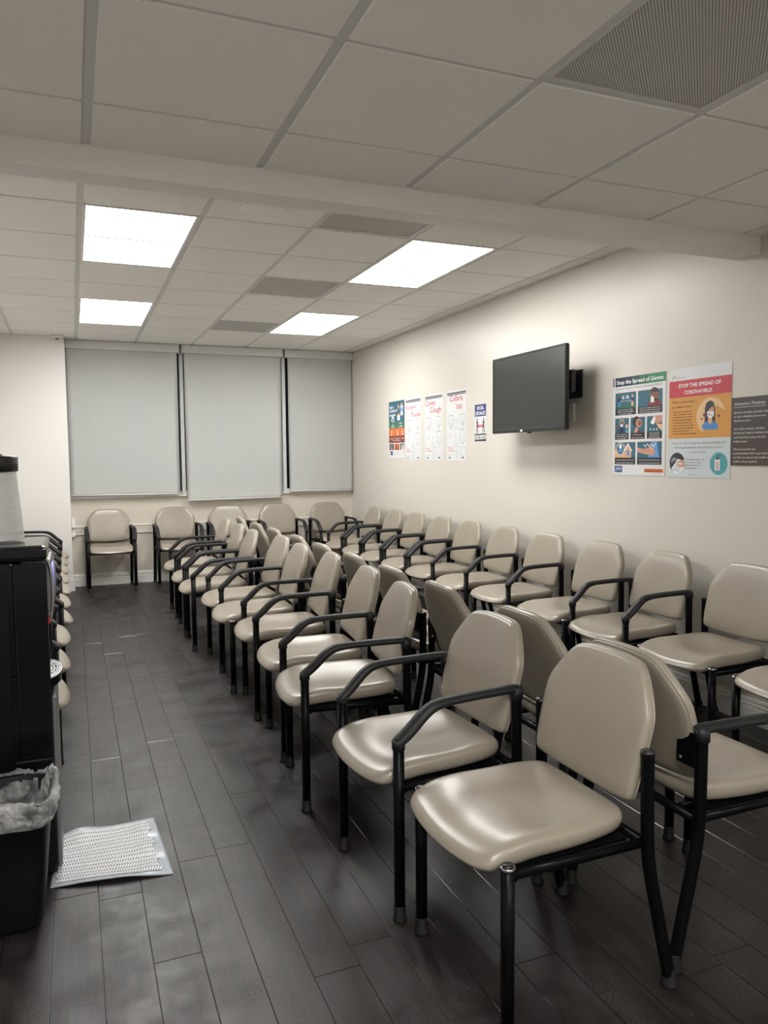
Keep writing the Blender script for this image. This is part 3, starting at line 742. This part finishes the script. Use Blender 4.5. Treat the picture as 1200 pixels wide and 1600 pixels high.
p.text('Perform Hand Hygiene when entering and', .5, .695, .020, 'greyink', .86); p.text('leaving the facility, the patient\'s room,', .5, .735, .020, 'greyink', .77); p.text('or your home.', .5, .777, .020, 'greyink', .28)
p.ell(.155, .868, .13, 'ink', 2); p.poly([(.155+.13*math.cos(rad(a)), .868+.13*p.w/p.h*math.sin(rad(a))) for a in range(-10, 121, 9)]+[(.06, .92), (.17, .83)], 'white', 3)
p.poly([(.06, .83), (.10, .815), (.15, .825), (.155, .845), (.09, .85), (.08, .87), (.05, .86)], 'greyink', 4); p.poly([(.08, .925), (.15, .86), (.23, .90), (.20, .955), (.10, .945)], 'paper_blue', 4); p.poly([(.16, .855), (.28, .835), (.28, .905), (.20, .905), (.15, .88)], 'skin', 5); p.poly([(.17, .865), (.25, .87), (.24, .885), (.18, .88)], 'white', 6)
p.text('Wash hands with soap', .30, .842, .013, 'ink', .30, 'l'); p.text('and water or clean', .30, .868, .013, 'ink', .25, 'l'); p.text('hands with alcohol', .30, .894, .013, 'ink', .24, 'l'); p.text('based sanitizer', .30, .920, .013, 'ink', .19, 'l')
p.ell(.83, .872, .135, 'aqua', 2, 1.0); p.rect(.77, .835, .85, .93, 'white', 3); p.rect(.79, .815, .83, .837, 'ink', 3); p.rect(.80, .80, .87, .808, 'ink', 3); p.rect(.77, .855, .85, .86, 'red', 4); p.rect(.77, .915, .85, .92, 'red', 4); p.ell(.81, .888, .024, 'brick', 4, 1.2); p.ell(.81, .888, .014, 'white', 5, 1.2)
p.rect(.34, .972, .50, .976, 'greyink')
p.done()

# --- attention sign
p = Poster('wall_sign', 3.074, 2.775, 1.345, 1.700, 'brown_board', 'dark brown notice board headed Attention Patients at right picture edge', 'sign', th=.006)
p.text('Attention Patients:', .06, .115, .045, 'lettering', .66, 'l', bold=.015); p.line(.05, .145, .72, .145, .003, 'lettering', 3)
for l, v, wd in [('Service animals specially trained', .235, .80), ('to aid a disabled person are', .295, .67), ('allowed to enter.', .355, .37),
        ('Any other animals, including', .475, .66), ('Emotional Support animals are', .535, .73), ('restricted from entry into this', .60, .68), ('health center.', .66, .31),
        ('We are sorry for any', .775, .47), ('inconvenience this may cause but', .835, .83), ('we have to ensure the health and', .895, .79), ('welfare of our patients', .955, .52)]:
    p.text(l, .055, v, .030, 'lettering', wd, 'l', bold=.02)
p.done()

# --- covid vaccine poster
p = Poster('wall_poster', 7.815, 7.388, 1.392, 2.002, 'paper', 'teal and orange vaccine poster, leftmost of the far group of wall posters', 'poster')
p.rect(0, 0, 1, .37, 'teal'); p.rect(0, .37, 1, .475, 'teal_green'); p.rect(0, .475, 1, .61, 'deep_orange'); p.rect(0, .61, 1, .735, 'brick')
p.text('Get a', .05, .12, .045, 'white', .25, 'l', bold=.03); p.text('COVID-19', .05, .19, .045, 'white', .50, 'l', bold=.03); p.text('vaccine', .05, .26, .045, 'white', .38, 'l', bold=.03)
p.rect(.76, .09, .90, .26, 'white', 2); p.rect(.79, .05, .87, .09, 'peach', 2); p.rect(.78, .13, .88, .20, 'skyblue', 3); p.poly([(.56, .07), (.62, .06), (.69, .13), (.64, .15)], 'peach', 2)
p.rect(.55, .22, .72, .34, 'white', 2); p.rect(.55, .22, .72, .25, 'deep_orange', 3); p.ell(.26, .33, .085, 'white', 2, 1.2); p.ell(.26, .33, .04, 'midteal', 3, 1.2); p.poly([(.19, .36), (.33, .36), (.26, .43)], 'white', 2)
p.text('SAFE', .26, .455, .022, 'white', .2, bold=.03); p.text('EASY', .76, .405, .022, 'white', .18, bold=.03); p.text('& FREE', .76, .455, .022, 'white', .22, bold=.03)
for u in (.17, .56, .86): p.ell(u, .545, .05, 'peach', 2, 1.2); p.rect(u-.03, .56, u+.03, .60, 'white', 2)
p.text('Protect yourself', .17, .665, .016, 'white', .27, bold=.02); p.text('Protect others', .54, .665, .016, 'white', .34, bold=.02); p.text('Today', .86, .665, .016, 'white', .18, bold=.02); p.text('from COVID-19', .5, .70, .016, 'white', .5, bold=.02)
p.rect(.03, .75, .32, .86, 'midteal'); p.rect(.36, .75, .66, .86, 'deep_orange'); p.rect(.70, .75, .98, .86, 'teal')
for u, m in ((.17, 'skin'), (.45, 'brick'), (.57, 'brick'), (.80, 'peach'), (.90, 'white')): p.poly([(u-.04, .86), (u-.02, .77), (u+.03, .77), (u+.05, .86)], m, 2)
p.rect(.08, .88, .25, .95, 'indigo'); p.text('CDC', .165, .925, .02, 'white', .12); p.text('www.cdc.gov/coronavirus', .32, .905, .012, 'greyink', .6, 'l'); p.text('vaccines.gov', .32, .94, .012, 'greyink', .35, 'l')
p.done()

# --- three tall cough posters
def cough(yL, yR, words, small, sub, label):
    p = Poster('wall_poster', yL, yR, 1.367, 2.003, 'paper', label, 'poster')
    p.rect(.03, .025, .97, .047, 'ink'); p.rect(.03, .054, .97, .066, 'ink')
    p.rect(.05, .033, .95, .037, 'greyink', 2)
    for (st, u, v, wd, hh) in words: p.text(st, u, v, hh, 'pinkred', wd, 'c', bold=.008)
    for (st, u, v, wd) in small: p.text(st, u, v, .012, 'ink', wd)
    def fig(u, v, r):
        p.ring(u, v, r, 'ink', .05, 2, 1.0); p.ring(u+.02, v+.02, r*.42, 'greyink', .12, 2, 1.3); p.line(u-.03, v+.07, u-.05, v+.14, .0022, 'ink', 2); p.line(u+.04, v+.07, u+.05, v+.14, .0022, 'ink', 2)
        p.line(u-.02, v+.03, u+.06, v+.05, .002, 'ink', 2)
    p.line(.04, .355, .40, .355, .0016, 'greyink', 2); p.line(.62, .34, .95, .34, .0016, 'greyink', 2); p.line(.62, .565, .95, .565, .0016, 'greyink', 2); p.line(.62, .805, .95, .805, .0016, 'greyink', 2)
    fig(.22, .435, .15); fig(.80, .42, .13)
    p.ring(.80, .66, .13, 'ink', .05, 2, 1.3); p.ring(.80, .69, .07, 'greyink', .1, 2); p.line(.80, .55, .80, .57, .002, 'ink', 2)
    for i in range(5): p.text(['Cover your mouth and', 'nose with a tissue', 'when you cough', 'or sneeze', 'or'][i], .40, .40+i*.022, .009, 'greyink', .20 if i < 4 else .06, 'l')
    for i in range(4): p.text(['cough or sneeze into', 'your upper sleeve,', 'not your hands.', ' '][i] or ' ', .40, .52+i*.022, .009, 'greyink', .24, 'l') if i < 3 else None
    for i in range(3): p.text(['Put your used tissue in', 'the waste', 'basket.'][i], .06, .63+i*.022, .009, 'greyink', .30-.05*i, 'l')
    p.line(.46, .62, .46, .70, .003, 'ink', 2)
    for i in range(4): p.text(['You may be asked to', 'put on a surgical', 'mask to protect', 'others.'][i], .36, .735+i*.02, .009, 'greyink', .26, 'l')
    p.text(sub[0], .06, .83, .030, 'pinkred', .24, 'l'); p.text(sub[1], .10, .87, .030, 'pinkred', .30, 'l')
    p.ring(.52, .83, .07, 'greyink', .1, 2); p.line(.46, .89, .60, .89, .003, 'ink', 2); p.ring(.87, .85, .07, 'greyink', .1, 2, 1.2, a0=-70, a1=80)
    for i in range(3): p.text(['Wash with soap', 'and warm water', 'for 20 seconds'][i], .66, .84+i*.02, .008, 'greyink', .16, 'l')
    p.rect(.02, .922, .98, .9245, 'greyink', 2); p.rect(.10, .945, .20, .975, 'greyink', 2); p.ring(.50, .96, .04, 'greyink', .2, 2); p.rect(.75, .95, .87, .968, 'ink', 2)
    p.text('Department of Health', .22, .965, .008, 'greyink', .12, 'l')
    p.done()
cough(7.362, 6.978, [('Kouvri', .36, .175, .62, .07), ('Touse', .66, .30, .60, .07)], [('Bouch ou Le Ou', .66, .215, .5)], ('Lave', 'Men'), 'tall white poster with red title Kouvri Touse, second in the far group')
cough(6.888, 6.496, [('Cover', .33, .165, .62, .085), ('Cough', .62, .275, .62, .085)], [('your', .56, .185, .16)], ('Clean', 'Hands'), 'tall white poster with red title Cover your Cough, third in the far group')
cough(6.410, 6.022, [('Cubra', .48, .150, .66, .085), ('tos', .64, .265, .28, .085)], [('su', .42, .19, .08)], ('Lavese', 'manos'), 'tall white poster with red title Cubra su tos, rightmost of the far group')

# --- social distance
p = Poster('wall_poster', 5.872, 5.677, 1.534, 1.846, 'paper', 'small navy and white Social Distance poster left of the television', 'poster')
p.rect(0, 0, 1, .325, 'indigo'); p.text('SOCIAL', .5, .14, .09, 'white', .62, bold=.03); p.text('DISTANCE', .5, .285, .09, 'white', .86, bold=.03)
for s in (-1, 1):
    u = .5+s*.29
    p.ell(u, .40, .045, 'ink', 2); p.poly([(u-.06, .44), (u+.06, .44), (u+.05, .60), (u-.05, .60)], 'ink', 2); p.poly([(u-.05, .60), (u, .60), (u-.05-s*.02, .78), (u-.10-s*.02, .78)], 'ink', 2); p.poly([(u, .60), (u+.05, .60), (u+.10, .78), (u+.05, .78)], 'ink', 2); p.line(u, .47, u-s*.16, .52, .005, 'ink', 2)
p.rect(.30, .555, .70, .625, 'red', 2); p.poly([(.30, .54), (.30, .64), (.22, .59)], 'red', 2); p.poly([(.70, .54), (.70, .64), (.78, .59)], 'red', 2); p.text('6 FEET', .5, .61, .035, 'white', .3)
p.rect(0, .80, 1, 1, 'charcoal'); p.rect(.03, .84, .97, .955, 'white', 2); p.text('SAVES LIVES', .5, .935, .07, 'ink', .86, bold=.03, L=4)
p.done()

# ---------------------------------------------------------------- water dispenser
def cooler():
    x1 = -.092; x0 = -.42; y0 = 2.715; y1 = 3.05; H = 1.128
    t = thing('water_dispenser', ((x0+x1)/2, (y0+y1)/2, 0), 0, 'tall glossy black bottleless water dispenser at left edge, cup dispenser on top', 'water dispenser')
    cx, cy = (x0+x1)/2, (y0+y1)/2
    def B(a, b, c, d, e, f): return (a-cx, b-cx, c-cy, d-cy, e, f)
    bm = NB()
    box(bm, *B(x0, x1, y0, y1, .02, .42), 0, .008)
    box(bm, *B(x0, x1-.10, y0+.002, y1-.002, .42, .70), 0, .006)
    box(bm, *B(x1-.10, x1, y0+.002, y0+.03, .42, 1.07), 0, .004); box(bm, *B(x1-.10, x1, y1-.03, y1-.002, .42, 1.07), 0, .004)
    box(bm, *B(x0, x1-.10, y0+.002, y1-.002, .70, 1.075), 0, .006)
    box(bm, *B(x1-.105, x1-.005, y0+.03, y1-.03, .42, .655), 0, .004)
    obj('body', bm, 'cooler_black', t)
    bm = NB(); box(bm, *B(x0, x1+.004, y0-.003, y1+.003, 1.078, H), 0, .014); obj('top_cover', bm, 'cooler_black', t)
    bm = NB(); box(bm, *B(x0+.02, x1-.115, y0-.004, y0+.003, .05, 1.06), 0, .003); obj('side_panel', bm, 'cooler_side', t)
    bm = NB(); box(bm, *B(x1, x1+.014, y0+.012, y1-.012, .03, .62), 0, .008); obj('lower_door', bm, 'cooler_grey', t)['label'] = 'dark grey lower front door'
    hd = NB(); box(hd, *B(x1-.08, x1+.012, y0+.03, y1-.03, .90, 1.075), 0, .010); head = obj('control_panel', hd, 'cooler_grey', t)
    bm = NB(); box(bm, *B(x1+.011, x1+.016, y0+.075, y1-.075, .925, 1.045), 0, .002); obj('display', bm, 'display', head)['label'] = 'lit violet-blue touch display'
    for yy in (y0+.02, y1-.035):
        bm = NB(); tube(bm, smooth_path([B(x1-.01, 0, yy, 0, 1.09, 0)[0::2], (x1+.008-cx, yy-cy, 1.075), (x1+.017-cx, yy-cy, 1.02), (x1+.017-cx, yy-cy, .93), (x1+.008-cx, yy-cy, .885)], 3), .005, 10)
        obj('chrome_trim', bm, 'silver', head)
    bm = NB(); box(bm, *B(x1-.02, x1+.002, (y0+y1)/2-.02, (y0+y1)/2+.02, .84, .90), 0, .004); obj('spout', bm, 'silver', t)
    bm = NB(); box(bm, *B(x1-.002, x1+.006, y0+.016, y0+.03, .865, .885), 0, .002); obj('indicator', bm, 'red_dot', t)
    # drip tray with swirled metal grille
    bm = NB(); n = 20
    def tray(r, z, sq=.40): return [(x1-.02-cx+r*sq*math.cos(-PI/2+PI*k/n), r*math.sin(-PI/2+PI*k/n), z) for k in range(n+1)]
    lo, hi = tray(.125, .642), tray(.132, .672)
    vl = [bm.verts.new(p) for p in lo]; vh = [bm.verts.new(p) for p in hi]
    for k in range(n): bm.faces.new((vl[k], vl[k+1], vh[k+1], vh[k]))
    bm.faces.new(vl[::-1]); bm.faces.new(vh)
    tr = obj('drip_tray', bm, 'cooler_black', t)
    bm = NB()
    for r in (.022, .046, .070, .094, .112, .128):
        tube(bm, tray(r, .676), .0030, 6)
    for a in (-60, -30, 0, 30, 60): tube(bm, [(x1-.02-cx, 0, .676), (x1-.02-cx+.125*.40*math.cos(rad(a)), .125*math.sin(rad(a)), .676)], .002, 6)
    obj('tray_grille', bm, 'mat_white', tr)['label'] = 'bright metal grille of curved bars'
    # feet
    for a in (x0+.04, x1-.04):
        for b in (y0+.04, y1-.04):
            bm = NB(); lathe(bm, [(.018, 0), (.016, .022)], (a-cx, b-cy, 0), 12); obj('foot', bm, 'cap_black', t)
cooler()
# cup dispenser on the cooler
t = thing('cup_dispenser', (-.252, 2.92, 1.131), 0, 'translucent stack of plastic cups with a black lid on the water dispenser', 'cup dispenser')
bm = NB(); pr = []
nc = 34
for k in range(nc):
    z = .004+k*.0068; r = .088-.018*k/nc
    pr += [(r, z), (r+.0022, z+.0028), (r, z+.0056)]
lathe(bm, pr, (0, 0, 0), 40); obj('cup_stack', bm, 'cup_film', t)
bm = NB(); lathe(bm, [(.070, .236), (.078, .238), (.079, .285), (.076, .290), (.03, .292), (.03, .297), (.012, .298)], (0, 0, 0), 40); obj('lid', bm, 'cap_black', t)

# ---------------------------------------------------------------- bin with liner
def superring(n, a, b, e=5.0):
    out = []
    for k in range(n):
        t_ = 2*PI*k/n; c, s_ = math.cos(t_), math.sin(t_)
        out.append((a*math.copysign(abs(c)**(2/e), c), b*math.copysign(abs(s_)**(2/e), s_)))
    return out
def trash():
    cx, cy = -.262, 2.520
    t = thing('trash_bin', (cx, cy, 0), 0, 'black rectangular plastic waste bin with a clear liner beside the water dispenser', 'trash bin')
    n = 64; bm = NB(); rings = []
    prof = [(.118, .085, 0.0), (.128, .093, .004), (.134, .099, .02), (.150, .113, .18), (.168, .131, .37), (.176, .139, .374), (.178, .141, .398), (.172, .135, .402), (.164, .127, .395), (.146, .109, .18), (.128, .093, .03), (.05, .04, .028)]
    for a, b, z in prof: rings.append([bm.verts.new((p[0], p[1], z)) for p in superring(n, a, b)])
    for A, Bq in zip(rings[:-1], rings[1:]):
        for k in range(n): f = bm.faces.new((A[k], A[(k+1) % n], Bq[(k+1) % n], Bq[k])); f.smooth = True
    bm.faces.new(rings[0][::-1]); bm.faces.new(rings[-1])
    obj('bin_body', bm, 'bin_black', t)
    # liner
    rn = random.Random(3)
    n = 220; ph = [rn.random()*6.28 for _ in range(12)]
    def wr(k, lvl):
        a = 2*PI*k/n
        return .5*math.sin(9*a+ph[0]+lvl*.9)+.35*math.sin(17*a+ph[1]+lvl*1.7)+.3*math.sin(31*a+ph[2]-lvl*1.3)+.22*math.sin(53*a+ph[3]+lvl*2)+.15*math.sin(83*a+ph[4])
    lv = [(.060, .05, .12, .010), (.120, .080, .14, .012), (.140, .100, .22, .012), (.150, .112, .30, .010), (.160, .122, .36, .008), (.166, .128, .395, .006), (.172, .134, .414, .006), (.180, .142, .418, .006), (.188, .150, .404, .006), (.190, .152, .388, .006), (.188, .150, .370, .005), (.184, .146, .350, .004), (.183, .145, .342, .003)]
    bm = NB(); rings = []
    for li, (a, b, z, amp) in enumerate(lv):
        ring = []
        for k, p in enumerate(superring(n, a, b, 4.5)):
            q = wr(k, li)*amp; L = math.hypot(*p)
            dz = (.012*math.sin(3*2*PI*k/n+1.0) if li >= 5 else 0) + (q*1.2 if 4 < li < 8 else q*.4)
            if li >= 10: dz += .012*math.sin(2*2*PI*k/n+2.2)
            ring.append(bm.verts.new((p[0]*(1+q/L), p[1]*(1+q/L), z+dz)))
        rings.append(ring)
    for A, Bq in zip(rings[:-1], rings[1:]):
        for k in range(n): f = bm.faces.new((A[k], A[(k+1) % n], Bq[(k+1) % n], Bq[k])); f.smooth = True
    bm.faces.new(rings[0])
    me = mesh('bin_liner', bm, 'liner_film'); link('bin_liner', me, t)['label'] = 'crumpled translucent plastic liner folded over the rim'
trash()

# ---------------------------------------------------------------- drip mat on the floor
def drip_mat():
    # corners on the floor: far-left (under cooler), far-right, near-right, near-left
    A = Vector((-.10, 3.000)); Bc = Vector((.246, 3.036)); Cc = Vector((.268, 2.585)); Dn = Vector((-.118, 2.655))
    def hgt(u, v):
        e = .004+.010*math.exp(-((u-.32)/.22)**2)*(max(0, v-.72)/.28)**1.5
        e += .012*math.exp(-((u-.62)/.2)**2)*(max(0, v-.75)/.25)**2+.006*math.exp(-((u-.85)/.1)**2)*math.sin(v*9)**2
        e += .022*math.exp(-((u-.22)/.2)**2)*max(0, .3-v)/.3
        return e
    def PT(u, v, dz=0):
        top = A.lerp(Bc, u); bot = Dn.lerp(Cc, u); p = top.lerp(bot, v)
        sag = .018*math.sin(PI*u)*(v < 2)
        return Vector((p.x, p.y+sag*(.5-v)*.6, hgt(u, v)+dz))
    t = thing('drip_mat', (.08, 2.82, 0), 0, 'grey-white herringbone drip mat on the floor before the water dispenser', 'mat')
    o = Vector((.08, 2.82, 0))
    bm = NB(); nu, nv = 40, 40; V = []
    for i in range(nu+1): V.append([bm.verts.new(PT(i/nu, j/nv, -.0005)-o) for j in range(nv+1)])
    for i in range(nu):
        for j in range(nv): f = bm.faces.new((V[i][j], V[i+1][j], V[i+1][j+1], V[i][j+1])); f.smooth = True
    for e in [e for e in bm.edges if e.is_boundary]: pass
    under = [[bm.verts.new(v.co-Vector((0, 0, .003))) for v in row] for row in V]
    for i in range(nu):
        for j in range(nv): bm.faces.new((under[i][j], under[i][j+1], under[i+1][j+1], under[i+1][j]))
    for i in range(nu):
        bm.faces.new((V[i][0], under[i][0], under[i+1][0], V[i+1][0])); bm.faces.new((V[i+1][nv], under[i+1][nv], under[i][nv], V[i][nv]))
    for j in range(nv):
        bm.faces.new((V[0][j+1], under[0][j+1], under[0][j], V[0][j])); bm.faces.new((V[nu][j], under[nu][j], under[nu][j+1], V[nu][j+1]))
    obj('mat_sheet', bm, 'mat_edge', t)
    # darker field with zigzag right edge
    rows = 14; cols = 36
    bm = NB(); bw = NB()
    u0, u1, v0, v1 = .03, .885, .05, .945
    rh = (v1-v0)/rows; cw = (u1-u0)/cols; sl = cw*1.15
    for r in range(rows):
        va, vb = v0+r*rh, v0+(r+1)*rh; d = sl if r % 2 == 0 else -sl
        def q(bmx, ua, ub, a, b, sh0, sh1, dz):
            ps = [PT(ua+sh0, a, dz), PT(ub+sh0, a, dz), PT(ub+sh1, b, dz), PT(ua+sh1, b, dz)]
            tv_ = [bmx.verts.new(p_-o) for p_ in ps]; bmx.faces.new(tv_)
            lo_ = [bmx.verts.new(p_-o-Vector((0, 0, dz))) for p_ in ps]
            for k_ in range(4): bmx.faces.new((tv_[k_], lo_[k_], lo_[(k_+1) % 4], tv_[(k_+1) % 4]))
        s0, s1 = (0, d) if d > 0 else (-d, 0)
        zz = (.0, .028) if r % 2 == 0 else (.028, .0)
        for c in range(cols+(0, 1, 1, 0)[r % 4]):
            ua = u0+c*cw
            q(bm, ua, ua+cw, va, vb, s0+(zz[0] if c == cols-1 else 0)*0, s1, .0008)
            q(bw, ua+cw*.2, ua+cw*.78, va+rh*.10, vb-rh*.10, s0+(s1-s0)*.10, s0+(s1-s0)*.90, .0022)
    obj('pattern_field', bm, 'mat_grey', t)
    # raised white ribs: one herringbone pattern
    obj('herringbone_ribs', bw, 'mat_white', t)
drip_mat()
